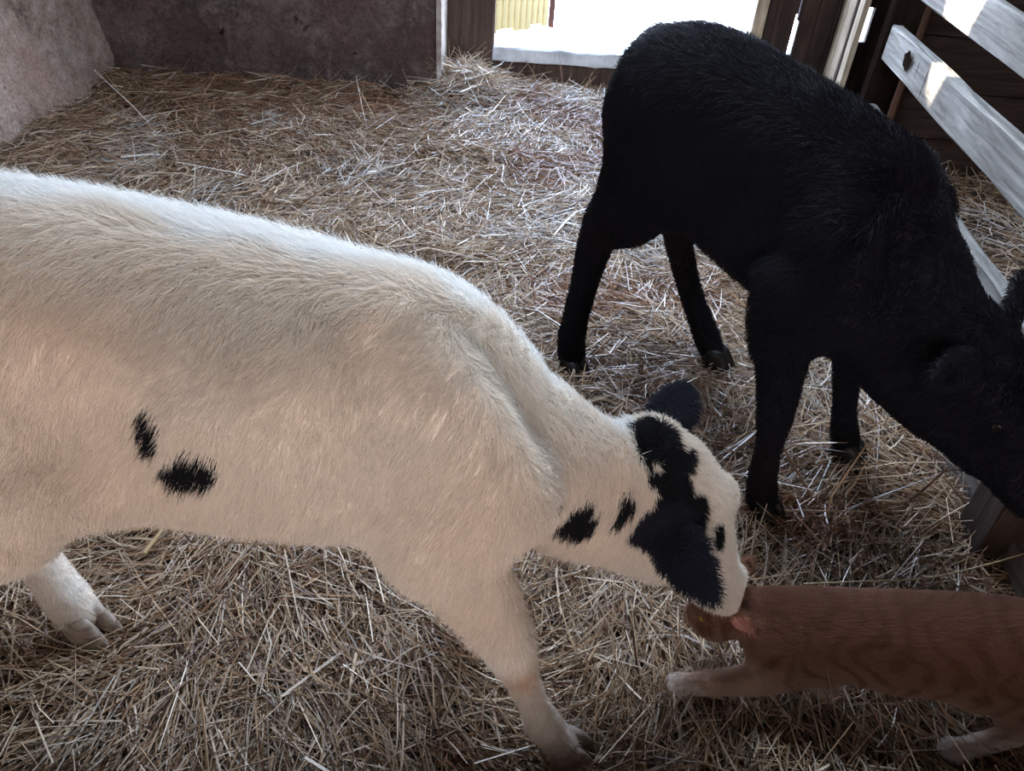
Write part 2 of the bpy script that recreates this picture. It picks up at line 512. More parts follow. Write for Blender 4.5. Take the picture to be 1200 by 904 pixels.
def cat_prims():
    g = lambda a, b, c: frame_pt(CAT_C, CAT_F, CAT_L, CAT_U, (a * CAT_S, b * CAT_S, c * CAT_S))
    S = CAT_S
    ax = [CAT_F, CAT_L, CAT_U]
    P = [Loft([(.985, .82, .205, .035, .045, .06), (.93, .823, .195, .062, .074, .092), (.82, .833, .177, .070, .080, .097), (.68, .845, .158, .068, .076, .086),
               (.56, .858, .148, .062, .066, .072), (.48, .872, .152, .046, .046, .052), (.43, .88, .155, .036, .036, .04)], (0, -1, 0), k=.03)]
    P += [Ell(CAT_C, np.array((.046, .044, .040)) * S, ax, k=.02), Ell(g(.036, 0, -.012), np.array((.026, .024, .019)) * S, ax, k=.015),
          Ell(g(.014, .026, -.014), np.array((.026, .018, .02)) * S, ax, k=.015), Ell(g(.014, -.026, -.014), np.array((.026, .018, .02)) * S, ax, k=.015)]
    CAT_EAR_HOLES.clear()
    for sg in (1, -1):
        b, t = g(-.026, sg * .030, .008), g(-.054, sg * .066, .036)
        e = nrm(t - b)
        op = nrm(CAT_F * .55 + CAT_L * sg * .55 + CAT_U * .1)          # the way the ear opens
        op = nrm(op - (op @ e) * e)
        wd = np.cross(e, op)
        L = np.linalg.norm(t - b)
        P.append(Loft([(*(b - e * L * .2), .023 * S, .013, .013), (*(b + e * L * .15), .023 * S, .011, .011), (*(b + e * L * .55), .019 * S, .008, .008),
                       (*(b + e * L * .9), .008 * S, .005, .005), (*t, .004 * S, .004, .004)], wd, k=.008))
        hole = (b + e * L * .42 + op * .010, np.array((.015 * S, .010, .45 * L)), np.array([wd, op, e]))
        CAT_EAR_HOLES.append(hole)
        P.append(Ell(*hole, k=.005, sub=True))
        P.append(Ell(g(.031, sg * .022, .010), np.array((.009, .009, .007)) * S, ax, k=.005, sub=True))
    # left foreleg stretched out
    P += [Loft([(.56, .815, .13, .028, .045, .05), (.515, .797, .085, .026, .034, .034), (.455, .793, .055, .021, .024, .023), (.395, .795, .034, .019, .019, .018), (.362, .797, .024, .018, .017, .016)], (0, -1, 0), k=.02),
          Ell((.350, .797, .020), (.024, .022, .017), k=.01)]
    # right foreleg under the chest
    P += [Loft([(.59, .87, .12, .026, .04, .04), (.62, .85, .065, .019, .022, .022), (.632, .825, .03, .017, .017, .016)], (1, 0, 0), k=.02),
          Ell((.630, .812, .018), (.021, .025, .017), k=.01)]
    P.append(Cone((.50, .835, .125), (.60, .83, .115), .046, .055, k=.03))
    P.append(Ell((.76, .81, .125), (.14, .05, .062), k=.03))
    P.append(Ell((.545, .825, .095), (.06, .04, .05), k=.03))
    P.append(Ell((.87, .785, .125), (.07, .045, .062), k=.03))
    # hind legs
    P += [Loft([(.945, .80, .165, .04, .055, .06), (.925, .775, .115, .036, .048, .05), (.93, .755, .075, .028, .034, .034), (.950, .745, .040, .020, .022, .022), (.915, .735, .024, .017, .017, .016), (.862, .720, .018, .017, .015, .014)], (0, -1, 0), k=.02),
          Ell((.832, .712, .016), (.028, .022, .016), k=.012)]
    P += [Loft([(.94, .855, .15, .04, .055, .06), (.93, .875, .10, .034, .044, .045), (.95, .88, .045, .020, .022, .022), (.91, .878, .022, .017, .016, .015), (.87, .876, .018, .018, .016, .014)], (0, -1, 0), k=.02)]
    # tail
    P.append(Loft([(.97, .82, .21, .018, .018, .018), (1.04, .815, .235, .016, .016, .016), (1.13, .80, .26, .015, .015, .015), (1.21, .785, .30, .013, .013, .013)], (0, -1, 0), k=.02))
    return P


# ------------------------------------------------------------------ materials
def new_mat(name):
    m = bpy.data.materials.new(name)
    m.use_nodes = True
    nt = m.node_tree
    b = nt.nodes['Principled BSDF']
    return m, nt, b


def N(nt, t, **kw):
    n = nt.nodes.new(t)
    for k, v in kw.items():
        if k in n.inputs: n.inputs[k].default_value = v
        else: setattr(n, k, v)
    return n


def ramp(nt, fac, stops):
    r = N(nt, 'ShaderNodeValToRGB')
    el = r.color_ramp.elements
    while len(el) < len(stops): el.new(0.5)
    for e, (p, c) in zip(el, stops):
        e.position = p
        e.color = (*c, 1)
    nt.links.new(fac, r.inputs[0])
    return r.outputs[0]


def tint_mat(name, rough, spec=0.3, extra=None):
    m, nt, b = new_mat(name)
    a = N(nt, 'ShaderNodeAttribute', attribute_name='tint')
    nt.links.new(a.outputs['Color'], b.inputs['Base Color'])
    b.inputs['Roughness'].default_value = rough
    b.inputs['Specular IOR Level'].default_value = spec
    return m


def fur_mat(name, through):
    """hair that lets part of the light pass on through to the hairs behind it"""
    m, nt, b = new_mat(name)
    a = N(nt, 'ShaderNodeAttribute', attribute_name='tint')
    nt.links.new(a.outputs['Color'], b.inputs['Base Color'])
    b.inputs['Roughness'].default_value = .55
    b.inputs['Specular IOR Level'].default_value = .25
    tr = N(nt, 'ShaderNodeBsdfTranslucent')
    nt.links.new(a.outputs['Color'], tr.inputs['Color'])
    mx = N(nt, 'ShaderNodeMixShader', Fac=through)
    nt.links.new(b.outputs[0], mx.inputs[1])
    nt.links.new(tr.outputs[0], mx.inputs[2])
    nt.links.new(mx.outputs[0], nt.nodes['Material Output'].inputs['Surface'])
    return m


def noise_mat(name, stops, scale=6.0, rough=0.9, stretch=(1, 1, 1), detail=8, bump=0.3, bump_scale=60.0, spec=0.2, dist=0.01):
    m, nt, b = new_mat(name)
    tc = N(nt, 'ShaderNodeTexCoord')
    mp = N(nt, 'ShaderNodeMapping')
    mp.inputs['Scale'].default_value = stretch
    nt.links.new(tc.outputs['Object'], mp.inputs[0])
    n1 = N(nt, 'ShaderNodeTexNoise', Scale=scale, Detail=float(detail), Roughness=0.65)
    nt.links.new(mp.outputs[0], n1.inputs['Vector'])
    col = ramp(nt, n1.outputs['Fac'], stops)
    nt.links.new(col, b.inputs['Base Color'])
    n2 = N(nt, 'ShaderNodeTexNoise', Scale=bump_scale, Detail=6.0)
    nt.links.new(mp.outputs[0], n2.inputs['Vector'])
    bp = N(nt, 'ShaderNodeBump', Strength=bump, Distance=dist)
    nt.links.new(n2.outputs['Fac'], bp.inputs['Height'])
    nt.links.new(bp.outputs[0], b.inputs['Normal'])
    b.inputs['Roughness'].default_value = rough
    b.inputs['Specular IOR Level'].default_value = spec
    return m


def wood_mat(name, dark, mid, pale, grain_axis='Z', rough=0.8, spec=0.25, scale=5.0, knots=False):
    """streaky grain along one object axis"""
    m, nt, b = new_mat(name)
    tc = N(nt, 'ShaderNodeTexCoord')
    mp = N(nt, 'ShaderNodeMapping')
    st = {'X': (0.6, 9, 9), 'Y': (9, 0.6, 9), 'Z': (9, 9, 0.6)}[grain_axis]
    mp.inputs['Scale'].default_value = st
    nt.links.new(tc.outputs['Object'], mp.inputs[0])
    n1 = N(nt, 'ShaderNodeTexNoise', Scale=scale, Detail=9.0, Roughness=0.7, Distortion=0.6)
    nt.links.new(mp.outputs[0], n1.inputs['Vector'])
    c1 = ramp(nt, n1.outputs['Fac'], [(0.30, dark), (0.5, mid), (0.72, pale)])
    n3 = N(nt, 'ShaderNodeTexNoise', Scale=3.0, Detail=5.0)
    nt.links.new(tc.outputs['Object'], n3.inputs['Vector'])
    c3 = ramp(nt, n3.outputs['Fac'], [(0.35, (0.62, 0.60, 0.58)), (0.62, (1, 1, 1))])
    mx = N(nt, 'ShaderNodeMix', data_type='RGBA', blend_type='MULTIPLY')
    mx.inputs['Factor'].default_value = 1.0
    nt.links.new(c1, mx.inputs[6])
    nt.links.new(c3, mx.inputs[7])
    nt.links.new(mx.outputs[2], b.inputs['Base Color'])
    bp = N(nt, 'ShaderNodeBump', Strength=0.5, Distance=0.004)
    nt.links.new(n1.outputs['Fac'], bp.inputs['Height'])
    nt.links.new(bp.outputs[0], b.inputs['Normal'])
    b.inputs['Roughness'].default_value = rough
    b.inputs['Specular IOR Level'].default_value = spec
    return m


def plaster_mat(name, dark, mid, pale, rusty):
    m, nt, b = new_mat(name)
    tc = N(nt, 'ShaderNodeTexCoord')
    o = tc.outputs['Object']
    big = N(nt, 'ShaderNodeTexNoise', Scale=2.6, Detail=6.0, Roughness=.6)
    mid_n = N(nt, 'ShaderNodeTexNoise', Scale=17.0, Detail=10.0, Roughness=.78)
    fine = N(nt, 'ShaderNodeTexNoise', Scale=75.0, Detail=6.0, Roughness=.75)
    rst = N(nt, 'ShaderNodeTexNoise', Scale=1.5, Detail=4.0)
    vor = N(nt, 'ShaderNodeTexVoronoi', Scale=4.2)
    dst = N(nt, 'ShaderNodeTexNoise', Scale=12.0, Detail=3.0)
    ad = N(nt, 'ShaderNodeVectorMath', operation='MULTIPLY_ADD')
    ad.inputs[1].default_value = (.25, .25, .25)
    nt.links.new(dst.outputs['Color'], ad.inputs[0]); nt.links.new(o, ad.inputs[2])
    for n in (big, mid_n, fine, rst, dst): nt.links.new(o, n.inputs['Vector'])
    nt.links.new(ad.outputs[0], vor.inputs['Vector'])
    s1 = N(nt, 'ShaderNodeMath', operation='MULTIPLY_ADD'); s1.inputs[1].default_value = .45
    nt.links.new(big.outputs['Fac'], s1.inputs[0])
    s2 = N(nt, 'ShaderNodeMath', operation='MULTIPLY'); s2.inputs[1].default_value = .55
    nt.links.new(mid_n.outputs['Fac'], s2.inputs[0]); nt.links.new(s2.outputs[0], s1.inputs[2])
    col = ramp(nt, s1.outputs[0], [(.36, dark), (.48, mid), (.60, pale)])
    rr = ramp(nt, rst.outputs['Fac'], [(.48, (0, 0, 0)), (.62, (.65, .65, .65))])
    m1 = N(nt, 'ShaderNodeMix', data_type='RGBA'); m1.inputs[7].default_value = (*rusty, 1)
    nt.links.new(rr, m1.inputs['Factor']); nt.links.new(col, m1.inputs[6])
    fr = ramp(nt, fine.outputs['Fac'], [(.32, (.45, .45, .45)), (.58, (1.12, 1.12, 1.12))])
    m2 = N(nt, 'ShaderNodeMix', data_type='RGBA', blend_type='MULTIPLY'); m2.inputs['Factor'].default_value = .85
    nt.links.new(m1.outputs[2], m2.inputs[6]); nt.links.new(fr, m2.inputs[7])
    pr = ramp(nt, vor.outputs['Distance'], [(.085, (.16, .12, .10)), (.14, (1, 1, 1))])
    m3 = N(nt, 'ShaderNodeMix', data_type='RGBA', blend_type='MULTIPLY'); m3.inputs['Factor'].default_value = .9
    nt.links.new(m2.outputs[2], m3.inputs[6]); nt.links.new(pr, m3.inputs[7])
    nt.links.new(m3.outputs[2], b.inputs['Base Color'])
    h = N(nt, 'ShaderNodeMath', operation='MULTIPLY_ADD'); h.inputs[1].default_value = .35
    nt.links.new(fine.outputs['Fac'], h.inputs[0]); nt.links.new(mid_n.outputs['Fac'], h.inputs[2])
    bp = N(nt, 'ShaderNodeBump', Strength=.8, Distance=.012)
    nt.links.new(h.outputs[0], bp.inputs['Height']); nt.links.new(bp.outputs[0], b.inputs['Normal'])
    b.inputs['Roughness'].default_value = .92
    b.inputs['Specular IOR Level'].default_value = .15
    return m


M_soil = noise_mat('trodden_soil', [(0.3, (.025, .017, .012)), (0.7, (.075, .048, .032))], scale=9, bump=.5)
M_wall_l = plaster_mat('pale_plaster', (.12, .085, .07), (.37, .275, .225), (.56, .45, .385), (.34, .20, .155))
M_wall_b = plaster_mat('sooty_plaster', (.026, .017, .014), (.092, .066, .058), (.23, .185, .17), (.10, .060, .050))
M_edge = noise_mat('limewashed_edge', [(0.3, (.16, .12, .10)), (0.6, (.42, .36, .32))], scale=9, bump=.4)
M_dark = wood_mat('dark_brown_board', (.014, .008, .006), (.042, .025, .019), (.085, .052, .040))
M_black = wood_mat('shade_darkened_post', (.006, .004, .003), (.014, .009, .007), (.026, .018, .014), spec=0.0)  # wood darkened so the post's lit side reads as shade
M_darkx = wood_mat('dark_brown_board_lying', (.012, .007, .005), (.036, .021, .016), (.075, .045, .034), 'X')
M_mid = wood_mat('brown_board', (.04, .024, .018), (.085, .054, .041), (.13, .088, .07))
M_pale = wood_mat('weathered_pale_board', (.20, .15, .10), (.46, .37, .27), (.62, .53, .41))
M_rail = wood_mat('silver_grey_rail', (.05, .046, .043), (.20, .19, .18), (.36, .345, .33), 'Y', rough=.7, spec=.25, scale=6)
M_kick = wood_mat('grey_kick_board', (.06, .05, .045), (.16, .14, .13), (.27, .25, .235), 'Y')
M_rust = wood_mat('red_brown_stake', (.045, .022, .013), (.10, .05, .03), (.17, .09, .055))
M_yellow = wood_mat('fresh_yellow_slat', (.115, .08, .025), (.165, .120, .042), (.20, .15, .06))
M_brown_slat = wood_mat('red_brown_slat', (.03, .008, .004), (.05, .014, .006), (.06, .02, .01))
M_yard = noise_mat('pale_yard', [(0.3, (.62, .60, .57)), (0.7, (.82, .81, .79))], scale=5, bump=.4)
M_sill = noise_mat('worn_pale_sill', [(0.3, (.42, .43, .46)), (0.6, (.74, .76, .80))], scale=8, bump=.5)
M_hole = noise_mat('knot_hole_dark', [(0.3, (.006, .004, .003)), (0.7, (.02, .013, .010))], scale=20, bump=.0, spec=0.0)
M_straw = tint_mat('straw', 0.40, 0.38)
M_skin = tint_mat('hide', 0.75, 0.15)
M_fur = fur_mat('fur', .45)
M_furb = tint_mat('black_fur', 0.42, 0.085)
M_hoof = noise_mat('hoof_horn', [(0.3, (.12, .085, .065)), (0.7, (.42, .34, .28))], scale=18, rough=.5, bump=.2, stretch=(1, 1, 4))
M_hoofb = noise_mat('black_hoof_horn', [(0.3, (.006, .005, .005)), (0.7, (.02, .017, .015))], scale=18, rough=.45, bump=.2)
M_eye, _nt, _b = new_mat('dark_wet_eye')
_b.inputs['Base Color'].default_value = (.012, .008, .006, 1)
_b.inputs['Roughness'].default_value = .06
M_cateye, _nt, _b = new_mat('amber_eye')
_b.inputs['Base Color'].default_value = (.30, .17, .03, 1)
_b.inputs['Roughness'].default_value = .08
M_whisker, _nt, _b = new_mat('white_whisker')
_b.inputs['Base Color'].default_value = (.75, .72, .68, 1)


# ------------------------------------------------------------------ setting
def ground_z(x, y):
    p = np.stack([np.asarray(x, float), np.asarray(y, float), np.zeros_like(np.asarray(x, float))], 1)
    z = .020 * fbm(p, 1.7, 3, 3) + .012 * vnoise(p, 5.0, 9)
    # heaps against the pier and the back corner, a bank along the kick board
    z = z + .10 * np.exp(-(((p[:, 0] + .36) / .20) ** 2 + ((p[:, 1] - 4.20) / .26) ** 2))
    z = z + .01 * np.exp(-(((p[:, 1] - 4.25) / .30) ** 2)) * (p[:, 0] < 1.2)
    z = z + .05 * np.exp(-(((p[:, 0] - 1.03) / .10) ** 2 + ((p[:, 1] - 1.35) / .30) ** 2))
    return z - .02


def grid_mesh(name, x0, x1, y0, y1, step, zf, mat, dz=0.0):
    xs = np.arange(x0, x1 + step / 2, step)
    ys = np.arange(y0, y1 + step / 2, step)
    X, Y = np.meshgrid(xs, ys, indexing='ij')
    Z = zf(X.ravel(), Y.ravel()) + dz
    V = np.stack([X.ravel(), Y.ravel(), Z], 1)
    i, j = np.meshgrid(np.arange(len(xs) - 1), np.arange(len(ys) - 1), indexing='ij')
    a = (i * len(ys) + j).ravel()
    F = np.stack([a, a + len(ys), a + len(ys) + 1, a + 1], 1)
    return np_mesh(name, V, F, mat)


floor = tag(grid_mesh('floor', -2.5, 3.3, -2.5, 4.6, .06, ground_z, M_soil, -.022), kind='structure')


def rough_wall(name, p0, p1, z0, z1, thick, mat, amp, seed, step=.035, bulge=0.0):
    """plastered wall with an uneven face from p0 to p1 (face on the left of p0->p1 when seen from above)"""
    p0, p1 = np.array(p0, float), np.array(p1, float)
    L = np.linalg.norm(p1 - p0)
    t = (p1 - p0) / L
    n = np.array((-t[1], t[0]))
    nu, nv = max(int(L / step), 2), max(int((z1 - z0) / step), 2)
    U, W = np.meshgrid(np.linspace(0, L, nu + 1), np.linspace(z0, z1, nv + 1), indexing='ij')
    u, w = U.ravel(), W.ravel()
    q = np.stack([p0[0] + t[0] * u, p0[1] + t[1] * u, w], 1)
    off = amp * fbm(q, 2.2, 5, seed) + amp * .35 * vnoise(q, 17, seed + 5)
    pit = np.clip(vnoise(q, 7.0, seed + 11) - .55, 0, 1) * amp * 2.4
    off = off - pit + bulge * np.clip(1 - (w - z0) / 1.2, 0, 1) ** 2
    V = q + np.stack([n[0] * off, n[1] * off, np.zeros_like(off)], 1)
    i, j = np.meshgrid(np.arange(nu), np.arange(nv), indexing='ij')
    a = (i * (nv + 1) + j).ravel()
    F = [np.stack([a, a + nv + 1, a + nv + 2, a + 1], 1)]
    # back face and rim so the wall has thickness
    B = q - np.stack([n[0] * np.full_like(off, thick), n[1] * np.full_like(off, thick), np.zeros_like(off)], 1)
    nV = len(V)
    F.append(F[0][:, ::-1] + nV)
    g = lambda i, j: i * (nv + 1) + j
    rim = []
    for k in range(nv):
        rim.append((g(0, k), g(0, k + 1), g(0, k + 1) + nV, g(0, k) + nV))
        rim.append((g(nu, k + 1), g(nu, k), g(nu, k) + nV, g(nu, k + 1) + nV))
    for k in range(nu):
        rim.append((g(k, nv), g(k + 1, nv), g(k + 1, nv) + nV, g(k, nv) + nV))
    F.append(np.array(rim))
    o = np_mesh(name, np.vstack([V, B]), np.vstack(F), mat)
    return tag(o, kind='structure')


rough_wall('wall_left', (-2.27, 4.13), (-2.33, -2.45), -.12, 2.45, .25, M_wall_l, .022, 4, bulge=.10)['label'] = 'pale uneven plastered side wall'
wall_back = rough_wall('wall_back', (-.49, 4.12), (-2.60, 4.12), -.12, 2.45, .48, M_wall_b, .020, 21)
# for a face looking towards -Y the wall must run from right to left
pier_edge = bm_obj('trim_1', box_vf(-.505, -.478, 4.085, 4.36, -.1, 2.44, bev=.008, cuts=9, jitter=.004, seed=3), M_edge)
tag(pier_edge, 'pale limewashed edge of the plastered wall', kind='structure')

# the timber wall around the doorway
wd = empty('wall_doorway', (0.5, 4.40, 0))
tag(wd, kind='structure')
def plank(parent, mat, x0, x1, y0, y1, z0, z1, seed=0, label=None, cuts=5, jit=.003, name='plank', bev=.005):
    o = bm_obj(name, box_vf(x0, x1, y0, y1, z0, z1, bev=bev, cuts=cuts, jitter=jit, seed=seed), mat, parent)
    if label: o['label'] = label
    return o
plank(wd, M_mid, -.478, -.232, 4.35, 4.42, -.1, 2.44, 1, 'wide brown upright board beside the doorway')
plank(wd, M_mid, -.235, 1.15, 4.36, 4.44, -.1, .145, 2, 'brown board below the door sill')
plank(wd, M_pale, 1.105, 1.165, 4.33, 4.43, .10, 2.2, 3, 'pale door post in the light')
for i, (a, b, zt) in enumerate([(1.168, 1.24, 2.44), (1.243, 1.322, 2.44), (1.352, 1.43, 2.44), (1.433, 1.52, 2.44), (1.523, 1.60, 2.44), (1.603, 1.668, 2.44),
                                (1.712, 1.80, 2.44), (1.803, 1.92, 2.44), (1.923, 2.04, 2.44), (2.043, 2.20, 2.44), (2.203, 2.4, 2.44), (2.403, 2.7, 2.44), (2.703, 3.2, 2.44)]):
    plank(wd, M_dark, a, b, 4.355 + .006 * (i % 3), 4.395 + .006 * (i % 3), -.1, zt, 10 + i)
plank(wd, M_dark, 1.322, 1.353, 4.36, 4.40, -.1, .27, 40)
# wedge that narrows the light slit towards its top
plank(wd, M_dark, 1.338, 1.354, 4.365, 4.40, .44, 2.44, 41)
plank(wd, M_dark, 1.31, 1.330, 4.365, 4.40, .47, 2.44, 43)
plank(wd, M_dark, 1.666, 1.714, 4.36, 4.40, -.1, .36, 42)
plank(wd, M_dark, 1.666, 1.714, 4.36, 4.40, .53, 2.44, 44)
plank(wd, M_darkx, -.478, 1.17, 4.35, 4.42, 2.16, 2.44, 45, 'lintel board over the doorway')
sill = bm_obj('door_sill', box_vf(-.235, 1.15, 4.345, 4.70, .140, .212, bev=.008, cuts=14, jitter=.005, seed=8), M_sill)
tag(sill, 'pale worn sill of the bright doorway', kind='structure')
sill.name = 'door_1_sill'

# dark boarded wall at the end of the feed alley, right of the pen
wa = empty('wall_alley', (2.3, 3.58, 0))
tag(wa, kind='structure')
zz = [-.1, .15, .355, .58, .80, 1.03, 1.27, 1.52, 1.78, 2.05, 2.44]
for i in range(len(zz) - 1):
    plank(wa, M_darkx, 1.50, 3.15, 3.56 - (.025 if i == 1 else 0) + .005 * (i % 2), 3.60, zz[i] + .006, zz[i + 1], 60 + i, jit=.004, cuts=8)

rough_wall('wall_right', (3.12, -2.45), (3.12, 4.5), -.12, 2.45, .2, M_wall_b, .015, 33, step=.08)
# front wall (behind the photographer) with an opening made for the fill light
fw = empty('wall_front', (0, -2.42, 0))
tag(fw, kind='structure')
plank(fw, M_dark, -2.55, -1.40, -2.5, -2.42, -.1, 2.44, 80)
plank(fw, M_dark, 1.40, 3.3, -2.5, -2.42, -.1, 2.44, 81)
plank(fw, M_darkx, -1.40, 1.40, -2.5, -2.42, 2.32, 2.44, 82)
# low unseen boards added to shade the cat and near straw
pf = empty('wall_shade_boards', (0, .12, 0))
tag(pf, kind='structure')
for i in range(3):
    plank(pf, M_kick, -2.3, 1.0, .10, .14, -.08 + .17 * i, .085 + .17 * i, 85 + i)
# ceiling of boards, with a gap added to throw sun on the rails
import bmesh
def ceiling_mesh():
    X0, X1, Y0, Y1, z0, z1 = -2.7, 3.35, -2.6, 4.7, 2.45, 2.50
    c = [(-1.32, 2.40), (-.72, 2.20), (-.69, 2.58), (-1.29, 2.47)]
    o = [(X0, Y0), (X1, Y0), (X1, Y1), (X0, Y1)]
    bm = bmesh.new()
    lo = [bm.verts.new((*p, z0)) for p in o + c]
    hi = [bm.verts.new((*p, z1)) for p in o + c]
    for i in range(4):
        j = (i + 1) % 4
        bm.faces.new((lo[j], lo[i], lo[4 + i], lo[4 + j]))
        bm.faces.new((hi[i], hi[j], hi[4 + j], hi[4 + i]))
        bm.faces.new((lo[4 + i], hi[4 + i], hi[4 + j], lo[4 + j]))
        bm.faces.new((lo[i], lo[j], hi[j], hi[i]))
    return bm
rw = bm_obj('top_lamp_panel', box_vf(-.66, .90, 1.7, 2.6, 2.425, 2.46, bev=.006, cuts=2), M_sill)  # unseen solid panel added behind the top fill lamp
tag(rw, 'pale solid panel added above the top fill lamp', kind='structure')
tag(bm_obj('ceiling', ceiling_mesh(), M_darkx), kind='structure')

# outside
yard = grid_mesh('yard_ground', -9, 11, 4.66, 26, .5, lambda x, y: .02 * vnoise(np.stack([x, y, 0 * x], 1), .7, 2), M_yard, .0)
tag(yard, kind='structure')
yard_front = grid_mesh('yard_ground', -9, 11, -12, -2.52, .5, lambda x, y: .02 * vnoise(np.stack([x, y, 0 * x], 1), .7, 2), M_soil, -.05)
tag(yard_front, kind='structure')
bh = tag(bm_obj('wall_sky_blocker', box_vf(-8, 9, -4.9, -4.6, -.1, 6.0, bev=.02, cuts=3), M_wall_l), 'plastered wall added across the yard, out of view', kind='structure')  # unseen wall added to hold sky light off the front opening
gf = empty('garden_fence', (-.2, 5.4, .1))
tag(gf, 'yellowish slatted fence in the glare outside the doorway', 'fence')
p0, p1 = np.array((-.62, 4.86)), np.array((.085, 5.78))
fd = (p1 - p0) / np.linalg.norm(p1 - p0)
fl = np.linalg.norm(p1 - p0)
wid = .062
k = 0
s = 0.0
while s + wid < fl:
    bm = box_vf(0, wid - .008, -.009, .009, .035 + random.uniform(-.02, .03), 1.35 + random.uniform(-.02, .02), bev=.003)
    o = bm_obj('slat', bm, M_yellow, gf)
    o.matrix_world = Matrix.Translation((*(p0 + fd * s), 0)) @ Matrix.Rotation(math.atan2(fd[1], fd[0]), 4, 'Z')
    s += wid
    k += 1
o = bm_obj('post', box_vf(-.02, .02, -.02, .02, -.02, 1.45, bev=.004), M_brown_slat, gf)
o.location = (*p1, 0); o['label'] = 'red brown end post'
for z in (.4, 1.1):
    o = bm_obj('crossbar', box_vf(0, fl, .010, .035, z, z + .06, bev=.004), M_yellow, gf)
    o.matrix_world = Matrix.Translation((*p0, 0)) @ Matrix.Rotation(math.atan2(fd[1], fd[0]), 4, 'Z')

# ------------------------------------------------------------------ pen fence on the right
FA, FB = .87, .095          # fence line x = FA + FB*y, rail faces towards the pen
fence = empty('pen_fence', (FA + FB * 2.0, 2.0, 0))
tag(fence, 'weathered grey wooden rail fence along the right side of the straw pen', 'fence')
ang = math.atan(FB)
def fence_box(name, mat, y0, y1, z0, z1, t0, t1, seed, cuts=10, jit=.003, label=None, bev=.006):
    """box along the fence line; t = distance outwards from the pen-side face"""
    l0, l1 = y0 / math.cos(ang), y1 / math.cos(ang)
    o = bm_obj(name, box_vf(t0, t1, l0, l1, z0, z1, bev=bev, cuts=cuts, jitter=jit, seed=seed), mat, fence)
    o.matrix_world = Matrix.Translation((FA, 0, 0)) @ Matrix.Rotation(-ang, 4, 'Z')
    if label: o['label'] = label
    return o
rail_low = fence_box('rail', M_rail, .55, 2.69, .683, .787, 0, .036, 1, label='grey rail with a dark knot hole near its far end')
rail_up = fence_box('rail', M_rail, .55, 2.62, .892, .985, 0, .036, 2, label='topmost rail with a patch of sun')
rail_mid = fence_box('rail', M_rail, 1.20, 2.69, .45, .54, .0, .036, 3, label='lowest rail, mostly hidden by the black calf')
fence_box('post', M_black, 2.70, 2.76, -.1, 2.4, -.01, .085, 4, cuts=6, label='dark post holding the far rail ends')
fence_box('post', M_dark, 1.15, 1.26, -.1, 1.05, .060, .19, 5, cuts=5, label='dark post at the lower right')
o = bm_obj('kick_board', box_vf(0, .036, -.5, .72, -.08, .100, bev=.006, cuts=6, jitter=.003, seed=6), M_kick, fence)
o.matrix_world = Matrix.Translation((1.100, 1.20, 0)) @ Matrix.Rotation(-.065, 4, 'Z')
o['label'] = 'grey board on edge along the bedding'
# knot hole and nail heads
def disc_dome(name, mat, r, depth, parent, n=14, squash=(1, 1)):
    bm = bmesh.new()
    rings = []
    for t, h in ((1.0, .0010), (.8, .0012), (.45, .0011), (.1, .0010)):
        rings.append([bm.verts.new((h * depth, math.cos(2 * math.pi * i / n) * r * t * squash[0] * (1 + .22 * math.sin(i * 2.3)), math.sin(2 * math.pi * i / n) * r * t * squash[1] * (1 + .18 * math.sin(i * 1.7 + 1)))) for i in range(n)])
    for a, b in zip(rings[:-1], rings[1:]):
        for i in range(n): bm.faces.new((a[i], a[(i + 1) % n], b[(i + 1) % n], b[i]))
    bm.faces.new(rings[-1])
    return bm_obj(name, bm, mat, parent, False)
def on_rail(o, rail, y, z):
    bpy.context.view_layer.update()
    o.parent = rail
    o.matrix_parent_inverse = rail.matrix_world.inverted()
    o.matrix_world = Matrix.Translation((FA + FB * y - .0026, y, z)) @ Matrix.Rotation(-ang, 4, 'Z') @ Matrix.Rotation(math.pi, 4, 'Z')
on_rail(disc_dome('knot_hole', M_hole, .030, 1, None, squash=(1.25, .85)), rail_low, 2.44, .742)
on_rail(disc_dome('crack', M_hole, .010, 1, None, squash=(.35, 4.6)), rail_low, 2.25, .738)
on_rail(disc_dome('crack', M_hole, .008, 1, None, squash=(.3, 3.2)), rail_low, 2.335, .747)
on_rail(disc_dome('nail_head', M_hole, .004, 2, None), rail_low, 2.40, .76)
on_rail(disc_dome('nail_head', M_hole, .004, 2, None), rail_low, 2.41, .72)

# pale upright boards catching the door light, between doorway and alley
pb = empty('board_partition', (1.49, 4.0, 0))
tag(pb, 'pale weathered upright boards behind the black calf, right of the doorway', 'partition')
a0, a1 = np.array((1.525, 4.30)), np.array((1.405, 3.66))
ad = (a1 - a0) / np.linalg.norm(a1 - a0)
rz = math.atan2(ad[1], ad[0])
for i, (s0, s1, m, lab) in enumerate([(0, .125, M_pale, None), (.130, .335, M_pale, None), (.345, .40, M_dark, 'dark board in the gap'), (.43, .535, M_pale, 'narrow pale board')]):
    zb = [-.1, -.1, -.1, -.1][i]
    o = bm_obj('board', box_vf(s0, s1, 0, .026, zb, 2.40, bev=.004, cuts=8, jitter=.003, seed=90 + i), m, pb)
    o.matrix_world = Matrix.Translation((*a0, 0)) @ Matrix.Rotation(rz, 4, 'Z')
    if lab: o['label'] = lab

